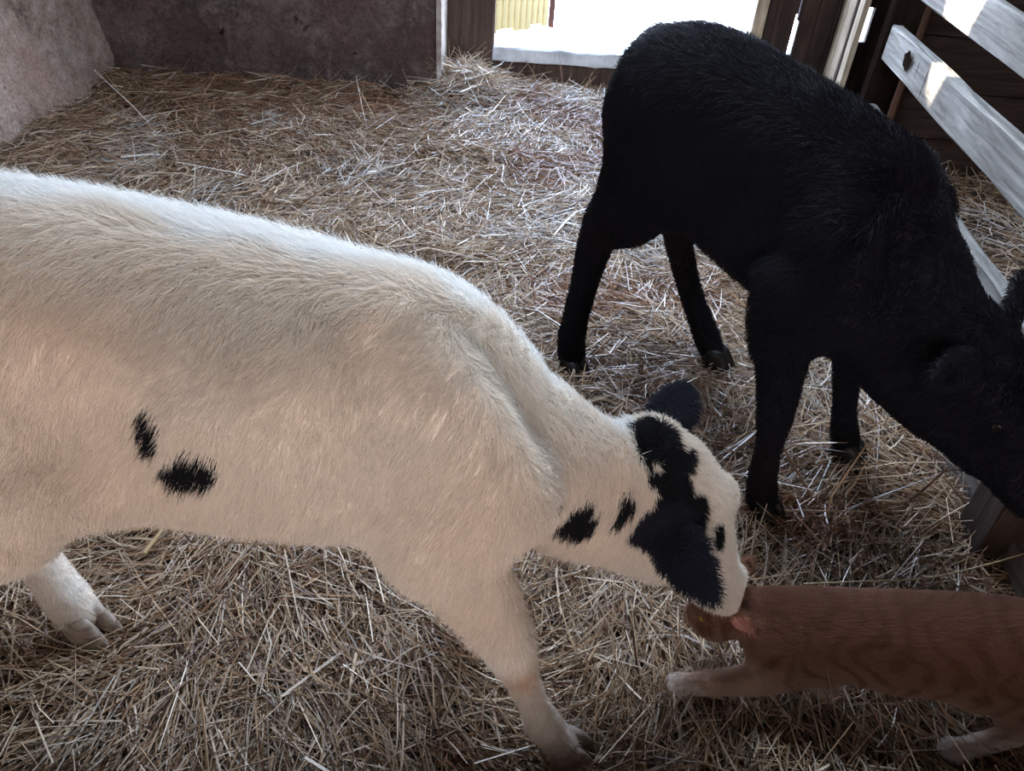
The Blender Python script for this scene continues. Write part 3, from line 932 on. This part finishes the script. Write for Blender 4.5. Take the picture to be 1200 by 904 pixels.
# thin stake leaning against the alley wall
def tube(name, pts, radii, mat, parent=None, n=8, tint=None):
    pts = np.asarray(pts, float)
    V, F = [], []
    for i, p in enumerate(pts):
        t = pts[min(i + 1, len(pts) - 1)] - pts[max(i - 1, 0)]
        t = t / np.linalg.norm(t)
        a = np.cross(t, (0, 0, 1) if abs(t[2]) < .9 else (1, 0, 0)); a /= np.linalg.norm(a)
        b = np.cross(t, a)
        for k in range(n):
            w = 2 * math.pi * k / n
            V.append(p + radii[i] * (math.cos(w) * a + math.sin(w) * b))
    for i in range(len(pts) - 1):
        for k in range(n):
            F.append((i * n + k, i * n + (k + 1) % n, (i + 1) * n + (k + 1) % n, (i + 1) * n + k))
    o = np_mesh(name, V, F, mat, parent)
    return o
st = tube('wooden_stake', [(1.585, 3.50, -.05), (1.590, 3.51, .5), (1.578, 3.515, 1.1), (1.59, 3.52, 1.9)], [.024, .023, .022, .018], M_rust)
tag(st, 'thin red brown stake standing against the dark boards behind the fence', 'stake')

# ------------------------------------------------------------------ straw bedding: every stalk is a small bent prism
PAL = np.array([(.36, .245, .155), (.47, .365, .26), (.25, .155, .10), (.14, .078, .052), (.42, .345, .285), (.58, .49, .39), (.085, .046, .032)]) * np.array((.94, .89, .83))


def straw_mesh(name, x, y, z, length, yaw, pitch, width, bend, col, mat, sides=3):
    n = len(x)
    d = np.stack([np.cos(yaw) * np.cos(pitch), np.sin(yaw) * np.cos(pitch), np.sin(pitch)], 1)
    side = np.stack([-np.sin(yaw), np.cos(yaw), np.zeros(n)], 1)
    up = np.cross(d, side)
    c = np.stack([x, y, z], 1)
    P = [c - d * (length / 2)[:, None], c + side * (bend * length)[:, None] + up * (abs(bend) * length * .35)[:, None], c + d * (length / 2)[:, None]]
    tw = rng.uniform(0, 6.28, n)
    V = np.zeros((n, 3 * sides, 3))
    for r, p in enumerate(P):
        w = width * (1.0 if r < 2 else .55)
        for k in range(sides):
            a = tw + 2 * math.pi * k / sides
            flat = 1.0 if k == 0 else .8
            V[:, r * sides + k] = p + (side * (np.cos(a) * w * flat)[:, None] + up * (np.sin(a) * w * .7)[:, None])
    base = (np.arange(n) * 3 * sides)[:, None]
    F = []
    for r in range(2):
        for k in range(sides):
            k2 = (k + 1) % sides
            F.append(base + np.array([r * sides + k, r * sides + k2, (r + 1) * sides + k2, (r + 1) * sides + k])[None])
    F = np.concatenate(F, 0)
    tint = np.repeat(col, 3 * sides, 0)
    return np_mesh(name, V.reshape(-1, 3), F, mat, smooth=False, tint=tint)


def straw_field():
    xs, ys = [], []
    def zone(n, x0, x1, y0, y1):
        xs.append(rng.uniform(x0, x1, n)); ys.append(rng.uniform(y0, y1, n))
    zone(26000, -1.15, 1.25, .45, 1.35)
    zone(24000, -1.3, 1.10, 1.25, 2.5)
    zone(20000, -2.35, 1.15, 2.4, 3.4)
    zone(16000, -2.35, 1.55, 3.3, 4.12)
    zone(3500, -2.35, -1.2, 1.2, 2.5)
    zone(3200, -.5, 1.5, 4.05, 4.34)
    zone(6500, 1.12, 3.0, 1.6, 3.52)
    zone(3000, -2.3, 1.1, -1.6, .45)
    zone(4500, 1.12, 2.6, .35, 1.65)
    x, y = np.concatenate(xs), np.concatenate(ys)
    n = len(x)
    p = np.stack([x, y, 0 * x], 1)
    far = np.clip((y - .6) / 3.5, 0, 1)
    L = np.exp(rng.normal(math.log(.105), .50, n)).clip(.03, .34) * (1 + .25 * far)
    # swirl of preferred direction so that stalks lie in tufts
    yaw = np.where(rng.random(n) < .45, rng.uniform(0, 2 * math.pi, n), rng.normal(0, .45, n) + 3.6 * fbm(p, 1.1, 2, 51))
    pitch = rng.normal(0, .13, n)
    stick = rng.random(n) < .05
    pitch = np.where(stick, rng.uniform(.2, .8, n), pitch)
    lay = rng.random(n)
    z = ground_z(x, y) + .000 + .046 * lay + np.where(stick, .25 * L * np.sin(np.abs(pitch)), 0)
    w = rng.uniform(.0009, .0022, n) * (1 + .35 * far)
    wide = rng.random(n) < .04
    w = np.where(wide, w * 2.0, w)
    bend = rng.normal(0, .05, n)
    pat = fbm(p, 2.3, 3, 77)
    pi = rng.choice(len(PAL), n, p=[.25, .19, .17, .09, .15, .09, .06])
    col = PAL[pi] * rng.uniform(.75, 1.2, (n, 1))
    rusty = (pat > .62) & (rng.random(n) < .75)
    col[rusty] = np.array((.20, .095, .048)) * rng.uniform(.7, 1.4, (rusty.sum(), 1))
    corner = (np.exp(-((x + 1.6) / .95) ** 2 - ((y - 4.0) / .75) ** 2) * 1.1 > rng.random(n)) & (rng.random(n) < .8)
    col[corner] = np.array((.155, .085, .052)) * rng.uniform(.6, 1.7, (corner.sum(), 1))  # browner corner straw, with the wall's shade painted into the tint
    grey = (pat < -.45) & (rng.random(n) < .35)
    col[grey] = np.array((.42, .37, .32)) * rng.uniform(.7, 1.25, (grey.sum(), 1))
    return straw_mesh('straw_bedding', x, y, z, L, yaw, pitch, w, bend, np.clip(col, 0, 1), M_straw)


straw = straw_field()
tag(straw, 'loose golden and brown straw bedding covering the whole pen floor', 'straw', kind='stuff')
# the upstanding tuft against the pier
n = 420
_x = rng.normal(-.36, .12, n); _y = rng.normal(4.14, .08, n)
tuft = straw_mesh('straw_heap', _x, _y, ground_z(_x, _y) + rng.uniform(.01, .07, n), rng.uniform(.12, .34, n), rng.uniform(0, 6.28, n), rng.normal(.15, .38, n),
                  rng.uniform(.0014, .0028, n), rng.normal(0, .06, n), PAL[rng.choice([0, 1, 4, 5], n)] * rng.uniform(.8, 1.15, (n, 1)), M_straw)
tag(tuft, 'spiky heap of pale straw against the wall beside the doorway', 'straw', kind='stuff')


def stalk(name, pts, r, col, label, cat):
    pts = catmull(pts, 5)
    o = tube(name, pts, np.linspace(r, r * .55, len(pts)), M_straw, n=6)
    me = o.data
    at = me.attributes.new('tint', 'FLOAT_COLOR', 'POINT')
    at.data.foreach_set('color', np.tile(np.array((*col, 1), np.float32), len(me.vertices)))
    return tag(o, label, cat)

# ------------------------------------------------------------------ animals: hides and coats
def tri_data(V, F):
    T = np.vstack([F[:, [0, 1, 2]], F[:, [0, 2, 3]]])
    a, b, c = V[T[:, 0]], V[T[:, 1]], V[T[:, 2]]
    nn = np.cross(b - a, c - a)
    ar = np.linalg.norm(nn, axis=1)
    return T, a, b, c, nn / (ar[:, None] + 1e-12), ar


def smooth_normals(V, F, its=2):
    T, a, b, c, nn, ar = tri_data(V, F)
    vn = np.zeros_like(V)
    for k in range(3): np.add.at(vn, T[:, k], nn * ar[:, None])
    vn /= np.linalg.norm(vn, axis=1)[:, None] + 1e-12
    return vn


def relax(V, F, its=3, lam=.5):
    """light Laplacian smoothing on the quad mesh"""
    E = np.vstack([F[:, [0, 1]], F[:, [1, 2]], F[:, [2, 3]], F[:, [3, 0]]])
    for _ in range(its):
        acc = np.zeros_like(V); cnt = np.zeros(len(V))
        np.add.at(acc, E[:, 0], V[E[:, 1]]); np.add.at(cnt, E[:, 0], 1)
        np.add.at(acc, E[:, 1], V[E[:, 0]]); np.add.at(cnt, E[:, 1], 1)
        V = V + lam * (acc / cnt[:, None] - V)
    return V


def biggest(V, F):
    """drop stray islands"""
    lab = np.arange(len(V))
    while True:
        m = lab[F].min(1)
        new = lab.copy()
        for k in range(4): np.minimum.at(new, F[:, k], m)
        new = new[new]
        if (new == lab).all(): break
        lab = new
    vals, cnt = np.unique(lab, return_counts=True)
    keep = lab == vals[cnt.argmax()]
    idx = np.cumsum(keep) - 1
    F = F[keep[F].all(1)]
    return V[keep], idx[F]


def grow_coat(name, parent, V, F, n, comb, length, colour, radius, mat, mask=None, lift=(.25, .45), seed=1, tipcol=1.0, clump=0.0):
    """hair curves lying along the comb direction; comb/length/colour are functions of root positions and normals"""
    r = np.random.default_rng(seed)
    T, a, b, c, nn, ar = tri_data(V, F)
    vn = smooth_normals(V, F)
    cen = (a + b + c) / 3
    wgt = ar.copy()
    if mask is not None: wgt = wgt * mask(cen, nn)
    cdf = np.cumsum(wgt); cdf /= cdf[-1]
    ti = np.searchsorted(cdf, r.random(n)).clip(0, len(ar) - 1)
    u, v = r.random(n), r.random(n)
    fl = u + v > 1
    u[fl], v[fl] = 1 - u[fl], 1 - v[fl]
    w = 1 - u - v
    root = a[ti] * w[:, None] + b[ti] * u[:, None] + c[ti] * v[:, None]
    nor = vn[T[ti, 0]] * w[:, None] + vn[T[ti, 1]] * u[:, None] + vn[T[ti, 2]] * v[:, None]
    nor /= np.linalg.norm(nor, axis=1)[:, None]
    d = comb(root, nor)
    d = d + r.normal(0, .16, (n, 3))
    # wavy locks
    lk = np.stack([vnoise(root, 22, 3), vnoise(root, 22, 4), vnoise(root, 22, 5)], 1)
    d = d + .30 * lk
    d = d - (d * nor).sum(1)[:, None] * nor
    d /= np.linalg.norm(d, axis=1)[:, None] + 1e-9
    L = length(root, nor) * r.uniform(.7, 1.25, n)
    l0, l1 = lift
    k1 = l0 * r.uniform(.6, 1.5, n)
    k2 = l1 * r.uniform(.4, 1.4, n)
    P = np.zeros((n, 4, 3), np.float32)
    P[:, 0] = root - nor * .001
    P[:, 1] = root + d * (.32 * L)[:, None] + nor * (L * k1 * .8)[:, None]
    P[:, 2] = root + d * (.66 * L)[:, None] + nor * (L * k1 * 1.1)[:, None]
    P[:, 3] = root + d * L[:, None] + nor * (L * k2)[:, None]
    hc = bpy.data.hair_curves.new(name)
    hc.add_curves([4] * n)
    hc.position_data.foreach_set('vector', P.ravel())
    ra = hc.attributes.get('radius') or hc.attributes.new('radius', 'FLOAT', 'POINT')
    rr = radius * r.uniform(.75, 1.25, n)
    ra.data.foreach_set('value', np.repeat(rr, 4).astype(np.float32) * np.tile(np.array((1, .9, .65, .2), np.float32), n))
    col = np.ones((n, 4), np.float32)
    col[:, :3] = np.clip(colour(root, nor) * r.uniform(.85, 1.12, (n, 1)), 0, 1)
    at = hc.attributes.new('tint', 'FLOAT_COLOR', 'CURVE')
    at.data.foreach_set('color', col.ravel())
    hc.materials.append(mat)
    o = bpy.data.objects.new(name, hc)
    link(o, parent)
    return tag(o, kind='stuff')


def sphere_mesh(name, c, r, mat, parent, seg=16, ring=10):
    bm = bmesh.new()
    bmesh.ops.create_uvsphere(bm, u_segments=seg, v_segments=ring, radius=r)
    o = bm_obj(name, bm, mat, parent, True)
    o.matrix_world = Matrix.Translation(c)
    return o


def hoof_mesh(parent, mat, at, heading, s=1.0):
    """a cloven hoof: two pointed claws side by side"""
    h = nrm((heading[0], heading[1], 0))
    l = np.array((-h[1], h[0], 0))
    for sg in (1, -1):
        V, F = [], []
        n = 12
        for (z, ln, wd, off) in ((.052, .026, .019, -.004), (.040, .031, .021, .000), (.018, .038, .023, .006), (.002, .042, .024, .010), (-.004, .040, .022, .010)):
            for k in range(n):
                w = 2 * math.pi * k / n
                cx, cy = math.cos(w), math.sin(w)
                tip = 1.0 + .12 * max(cx, 0) ** 2
                px = off + ln * cx * tip
                py = wd * cy * (1 - .22 * max(cx, 0)) * .80
                p = np.array(at) + h * px * s + l * (sg * .0145 * (1 + .12 * (.05 - z) / .05) + py) * s + np.array((0, 0, z * s))
                V.append(p)
        for i in range(4):
            for k in range(n):
                F.append((i * n + k, (i + 1) * n + k, (i + 1) * n + (k + 1) % n, i * n + (k + 1) % n))
        V.append(np.array(at) + l * sg * .0145 * s + np.array((0, 0, .056 * s))); V.append(np.array(at) + l * sg * .0145 * s + np.array((0, 0, -.005 * s)))
        for k in range(n):
            F.append((k, (k + 1) % n, 5 * n, 5 * n)); F.append((4 * n + (k + 1) % n, 4 * n + k, 5 * n + 1, 5 * n + 1))
        quads = [f for f in F if f[2] != f[3]]
        tris = [f[:3] for f in F if f[2] == f[3]]
        me = bpy.data.meshes.new('hoof')
        me.from_pydata([tuple(v) for v in V], [], quads + tris)
        for p in me.polygons: p.use_smooth = True
        me.materials.append(mat)
        link(bpy.data.objects.new('hoof', me), parent)


def make_body(name, prims, res, colour, mat, parent):
    V, F = body_mesh(prims, res)
    V, F = biggest(V, F)
    V = relax(V, F, 2, .4)
    vn = smooth_normals(V, F)
    o = np_mesh(name, V, F, mat, parent, tint=np.clip(colour(V, vn), 0, 1))
    return o, V, F


# ---- white calf -----------------------------------------------------------
CREAM = np.array((.80, .735, .655))
BLACK = np.array((.0060, .0056, .0085))
# black patches: centre, half-sizes, edge roughness
W_SPOTS = [
    ((-.402, .632, .729), (.0140, .05, .030), 0), ((-.359, .623, .682), (.031, .06, .027), 0),
    ((.105, .758, .494), (.034, .05, .030), 0), ((.112, .765, .470), (.036, .06, .024), 0), ((.112, .76, .520), (.017, .05, .030), 0), ((.073, .716, .578), (.006, .02, .010), 0),
    ((.232, .800, .420), (.020, .05, .022), 0), ((.217, .853, .562), (.034, .048, .036), 0), ((.262, .852, .537), (.022, .030, .024), 0),
    ((.226, .831, .543), (.030, .040, .030), 0), ((.250, .818, .512), (.028, .038, .036), 0), ((.285, .805, .465), (.030, .040, .042), 0),
    ((.328, .822, .415), (.022, .020, .022), 0), ((.178, .790, .500), (.013, .040, .028), 0), ((.207, .797, .508), (.012, .030, .016), 1), ((.213, .826, .552), (.009, .014, .007), 1)]


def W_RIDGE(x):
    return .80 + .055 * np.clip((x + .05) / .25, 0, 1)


def w_colour(P, n):
    base = CREAM * (1 + .05 * fbm(P, 7, 3, 5)[:, None])
    tan = np.clip(.5 + .9 * fbm(P, 3.1, 3, 15), 0, 1)[:, None]
    base = base * (1 - .30 * tan) + np.array((.76, .60, .46)) * .30 * tan
    # long hair along the back, tinted whiter to paint in the back light
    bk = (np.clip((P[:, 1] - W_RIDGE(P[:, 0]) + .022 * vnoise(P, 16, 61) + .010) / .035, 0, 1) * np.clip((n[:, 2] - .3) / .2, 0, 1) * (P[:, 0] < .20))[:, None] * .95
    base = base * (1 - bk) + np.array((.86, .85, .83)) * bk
    # legs and face whiter, knees stained
    white = np.clip((.42 - P[:, 2]) / .12, 0, 1)[:, None]
    base = base * (1 - .5 * white) + np.array((.80, .75, .69)) * .5 * white
    knee = np.exp(-(np.linalg.norm(P - np.array((.055, .625, .27)), axis=1) / .035) ** 2)[:, None] * .6
    base = base * (1 - knee) + np.array((.62, .38, .20)) * knee
    q = P + .006 * np.stack([vnoise(P, 60, 1), vnoise(P, 60, 2), vnoise(P, 60, 3)], 1)
    q = q + .010 * np.stack([vnoise(P, 22, 6), vnoise(P, 22, 7), vnoise(P, 22, 8)], 1)
    m = np.zeros(len(P), bool)
    w = np.zeros(len(P), bool)
    for c, r, neg in W_SPOTS:
        ins = (((q - np.array(c)) / np.array(r)) ** 2).sum(1) < 1
        if neg: w |= ins
        else: m |= ins
    m &= ~w
    # ears
    ear_m = np.zeros(len(P), bool)
    loc = (P - np.array(W_CROWN)) @ np.stack([W_F, W_L, W_U], 1) / W_S
    for a, v, t0 in ((frame_pt(W_CROWN, W_F, W_L, W_U, (.035, -.062, -.045)), np.array((.085, -.130, -.045)), .18), (frame_pt(W_CROWN, W_F, W_L, W_U, (.01, .060, -.060)), np.array((.048, .130, .012)), -.15)):
        t = np.clip(((P - a) @ v) / (v @ v), t0, 1.1)
        e = np.linalg.norm(P - a - t[:, None] * v, axis=1) < .050
        m |= e
        ear_m |= e
    base[m] = BLACK
    base[ear_m] = (.016, .0155, .026)  # bluish sheen painted into the black of the ears
    # pink nose
    nose = np.clip((loc[:, 0] - .318) / .02, 0, 1) * (loc[:, 2] > -.045)
    pink = (nose * .75)[:, None]
    base = base * (1 - pink) + np.array((.62, .36, .30)) * pink
    return base


wc = empty('calf', (-.45, .80, 0))
tag(wc, 'cream white calf with black ears and black spots, sniffing the ginger cat', 'calf', 'calves in the straw pen')
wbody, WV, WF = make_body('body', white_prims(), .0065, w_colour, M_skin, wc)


def w_comb(P, n):
    d = np.tile(np.array((-.42, 0, -1.0)), (len(P), 1))
    top = (np.clip((n[:, 2] - .35) / .3, 0, 1) * np.clip((P[:, 1] - W_RIDGE(P[:, 0]) + .045) / .06, 0, 1))[:, None]
    d = d + np.array((0, -.6, 0)) * np.clip((n[:, 2] - .6) / .3, 0, 1)[:, None]
    d = d * (1 - top) + top * (np.array((-1, -.25, 0)) + .8 * np.stack([vnoise(P, 9, 41), vnoise(P, 9, 42), 0 * P[:, 0]], 1))
    hd = np.clip((P[:, 0] - .20) / .05, 0, 1)[:, None] * (P[:, 2] < .62)[:, None]
    d = d * (1 - hd) + hd * np.asarray(W_F)
    leg = np.clip((.40 - P[:, 2]) / .1, 0, 1)[:, None] * (P[:, 0] < .18)[:, None]
    return d * (1 - leg) + leg * np.array((0, 0, -1.0))


def w_len(P, n):
    L = np.full(len(P), .021)
    top = np.clip((n[:, 2] - .45) / .35, 0, 1) * (P[:, 0] < .0)
    L = L + .013 * top * np.clip((-P[:, 0]) / .25, 0, 1)
    L = np.where(P[:, 2] < .36, .010, L)
    hd = (P[:, 0] > .20)
    L = np.where(hd, .014, L)
    dm = np.linalg.norm(P - frame_pt(W_CROWN, W_F, W_L, W_U, (.35 * W_S, 0, -.03)), axis=1)
    return np.where(dm < .07, .005, L)


def seen(P, nn):
    """more hair on the sides that can be seen from around the gate"""
    v = np.array((0, 0, CAM_H)) - P
    v /= np.linalg.norm(v, axis=1)[:, None]
    return .12 + np.clip(.45 + (v * nn).sum(1), 0, 1)


def w_mask(P, nn):
    m = seen(P, nn)
    m = np.where(P[:, 2] < .05, 0, m)
    m = np.where(P[:, 0] < -.95, m * .3, m)
    ey = frame_pt(W_CROWN, W_F, W_L, W_U, (.137 * W_S, -.070 * W_S, -.006 * W_S))
    m = np.where(np.linalg.norm(P - ey, axis=1) < .016, 0, m)
    return np.where(P[:, 0] > .2, m * 2.2, m)


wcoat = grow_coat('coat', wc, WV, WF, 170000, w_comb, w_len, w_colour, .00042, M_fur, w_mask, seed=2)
for sg in (1, -1):
    sphere_mesh('eye', frame_pt(W_CROWN, W_F, W_L, W_U, (.137 * W_S, sg * .0655 * W_S, -.006 * W_S)), .0165, M_eye, wc)
for at, hd in (((.140, .653, 0), (1, -.02)), ((-.03, .938, 0), (1, 0)), ((-.772, .834, .005), (.85, -.25)), ((-.925, .665, 0), (1, 0))):
    hoof_mesh(wc, M_hoof, at, hd, 1.12)

# ---- black calf -----------------------------------------------------------
def b_colour(P, n):
    return BLACK * (1 + .3 * fbm(P, 9, 2, 5)[:, None]) + np.array((.004, .0015, .0005)) * np.clip(fbm(P, 2.5, 2, 9), 0, 1)[:, None]


bc = empty('calf', (.50, 1.66, 0))
tag(bc, 'black calf with a woolly coat standing with its head down at the rail fence', 'calf', 'calves in the straw pen')
bbody, BV, BF = make_body('body', black_prims(), .0085, b_colour, M_skin, bc)


def b_comb(P, n):
    d = np.tile(-.5 * B_H + np.array((0, 0, -1.0)), (len(P), 1))
    top = np.clip((n[:, 2] - .55) / .3, 0, 1)[:, None]
    return d * (1 - top) - top * B_H + .5 * np.stack([vnoise(P, 30, 31), vnoise(P, 30, 32), vnoise(P, 30, 33)], 1)


def b_len(P, n):
    L = np.full(len(P), .019)
    L = L + .010 * np.clip((n[:, 2] - .2) / .4, 0, 1)
    L = np.where(np.linalg.norm(P - np.array(B_CROWN), axis=1) < .30, .011, L)
    return np.where(P[:, 2] < .42, .009, L)


def b_mask(P, nn):
    return np.where(P[:, 2] < .045, 0, seen(P, nn))


bcoat = grow_coat('coat', bc, BV, BF, 90000, b_comb, b_len, b_colour, .00065, M_furb, b_mask, lift=(.25, .45), seed=3)
for sg in (1, -1):
    sphere_mesh('eye', frame_pt(B_CROWN, B_F, B_L, B_U, (.137, sg * .057, -.008)), .0150, M_eye, bc)
for at, hd in (((.606, 1.258, 0), B_H), ((.870, 1.492, 0), B_H), ((.172, 1.755, 0), B_H), ((.592, 1.862, 0), (.8, -.5))):
    hoof_mesh(bc, M_hoofb, at, hd, 1.12)

# ---- ginger cat -----------------------------------------------------------
GING = np.array((.245, .122, .083))
def cat_inner_ear(P):
    m = np.zeros(len(P), bool)
    for c, r, ax in CAT_EAR_HOLES:
        m |= ((((P - c) @ ax.T) / (r + .0035)) ** 2).sum(1) < 1
    return m


def c_colour(P, n):
    t = np.clip((P[:, 2] - .06) / .10, 0, 1)
    light = np.array((.44, .30, .22)); dark = np.array((.17, .075, .046))
    base = light[None] * (1 - t[:, None]) + GING[None] * t[:, None]
    s = np.sin(P[:, 0] * 125 + 5.5 * fbm(P, 16, 2, 4)) + .7 * vnoise(P, 40, 8)
    st = np.clip((s - .15) * 1.6, 0, 1) * np.clip((P[:, 2] - .05) / .06, 0, 1)
    base = base * (1 - .75 * st[:, None]) + dark[None] * .75 * st[:, None]
    fl = (np.clip((.55 - P[:, 0]) / .08, 0, 1) * np.clip((.125 - P[:, 2]) / .04, 0, 1))[:, None] * .75
    base = base * (1 - fl) + np.array((.58, .45, .36)) * fl
    back = np.clip((n[:, 2] - .7) / .2, 0, 1)[:, None]
    base = base * (1 - .4 * back) + dark * .4 * back
    pale = np.clip((.075 - P[:, 2]) / .05, 0, 1)[:, None]
    base = base * (1 - pale * .75) + np.array((.66, .52, .42)) * .75 * pale
    paw = (np.clip((.045 - P[:, 2]) / .02, 0, 1) * ((P[:, 0] < .40) | (P[:, 1] < .74)))[:, None]
    base = base * (1 - paw) + np.array((.80, .76, .74)) * paw
    loc = (P - CAT_C) @ np.stack([CAT_F, CAT_L, CAT_U], 1)
    ein = cat_inner_ear(P)
    base[ein] = (.50, .26, .21)
    return base


cat = empty('cat', (.65, .84, 0))
tag(cat, 'ginger tabby cat stretching a pale front paw over the straw under the white muzzle', 'cat')
cbody, CV, CF = make_body('body', cat_prims(), .0042, c_colour, M_skin, cat)


def c_comb(P, n):
    d = np.tile(np.array((1.0, 0, -.25)), (len(P), 1))
    leg = np.clip((.07 - P[:, 2]) / .03, 0, 1)[:, None]
    return d * (1 - leg) + leg * np.array((-.6, 0, -.5))


def c_len(P, n):
    return np.where(np.linalg.norm(P - CAT_C, axis=1) < .08, .008, np.where(P[:, 2] < .05, .007, .014))


def c_mask(P, nn):
    ein = cat_inner_ear(P)
    return seen(P, nn) * np.where(ein, .15, 1)


ccoat = grow_coat('coat', cat, CV, CF, 80000, c_comb, c_len, c_colour, .00034, M_fur, c_mask, lift=(.25, .35), seed=4)
cg = lambda a, b, c: frame_pt(CAT_C, CAT_F, CAT_L, CAT_U, (a * CAT_S, b * CAT_S, c * CAT_S))
for sg in (1, -1):
    sphere_mesh('eye', cg(.029, sg * .023, .009), .0075, M_cateye, cat)
    for k in range(4):
        p = cg(.050, sg * .015, -.012 - .002 * k)
        q = cg(.055 + .012 * k, sg * (.065 - .004 * k), -.016 - .008 * k)
        tube('whisker', [p, (p + q) / 2 + np.array((0, 0, .003)), q], [.0004, .0003, .00012], M_whisker, cat, n=5)

# ------------------------------------------------------------------ single stalks and scraps that stand out in the bedding
stalk('straw_stalk', [(.640, 1.042, .035), (.78, 1.052, .048), (.90, 1.068, .050), (1.03, 1.090, .085), (1.16, 1.125, .118)], .0022, (.52, .42, .24), 'long thin yellow straw lying behind the ginger cat, across the bedding', 'straw')
stalk('dry_reed', [(-.730, 1.000, .030), (-.712, 1.06, .042), (-.700, 1.13, .045), (-.692, 1.215, .035)], .0050, (.42, .31, .17), 'broad dry reed lying in the straw right of the white hind hoof', 'reed')
stalk('twig', [(-.712, 1.10, .03), (-.695, 1.075, .055), (-.668, 1.05, .052), (-.645, 1.035, .03)], .0024, (.03, .022, .018), 'dark twig poking out of the straw below the white belly', 'twig')
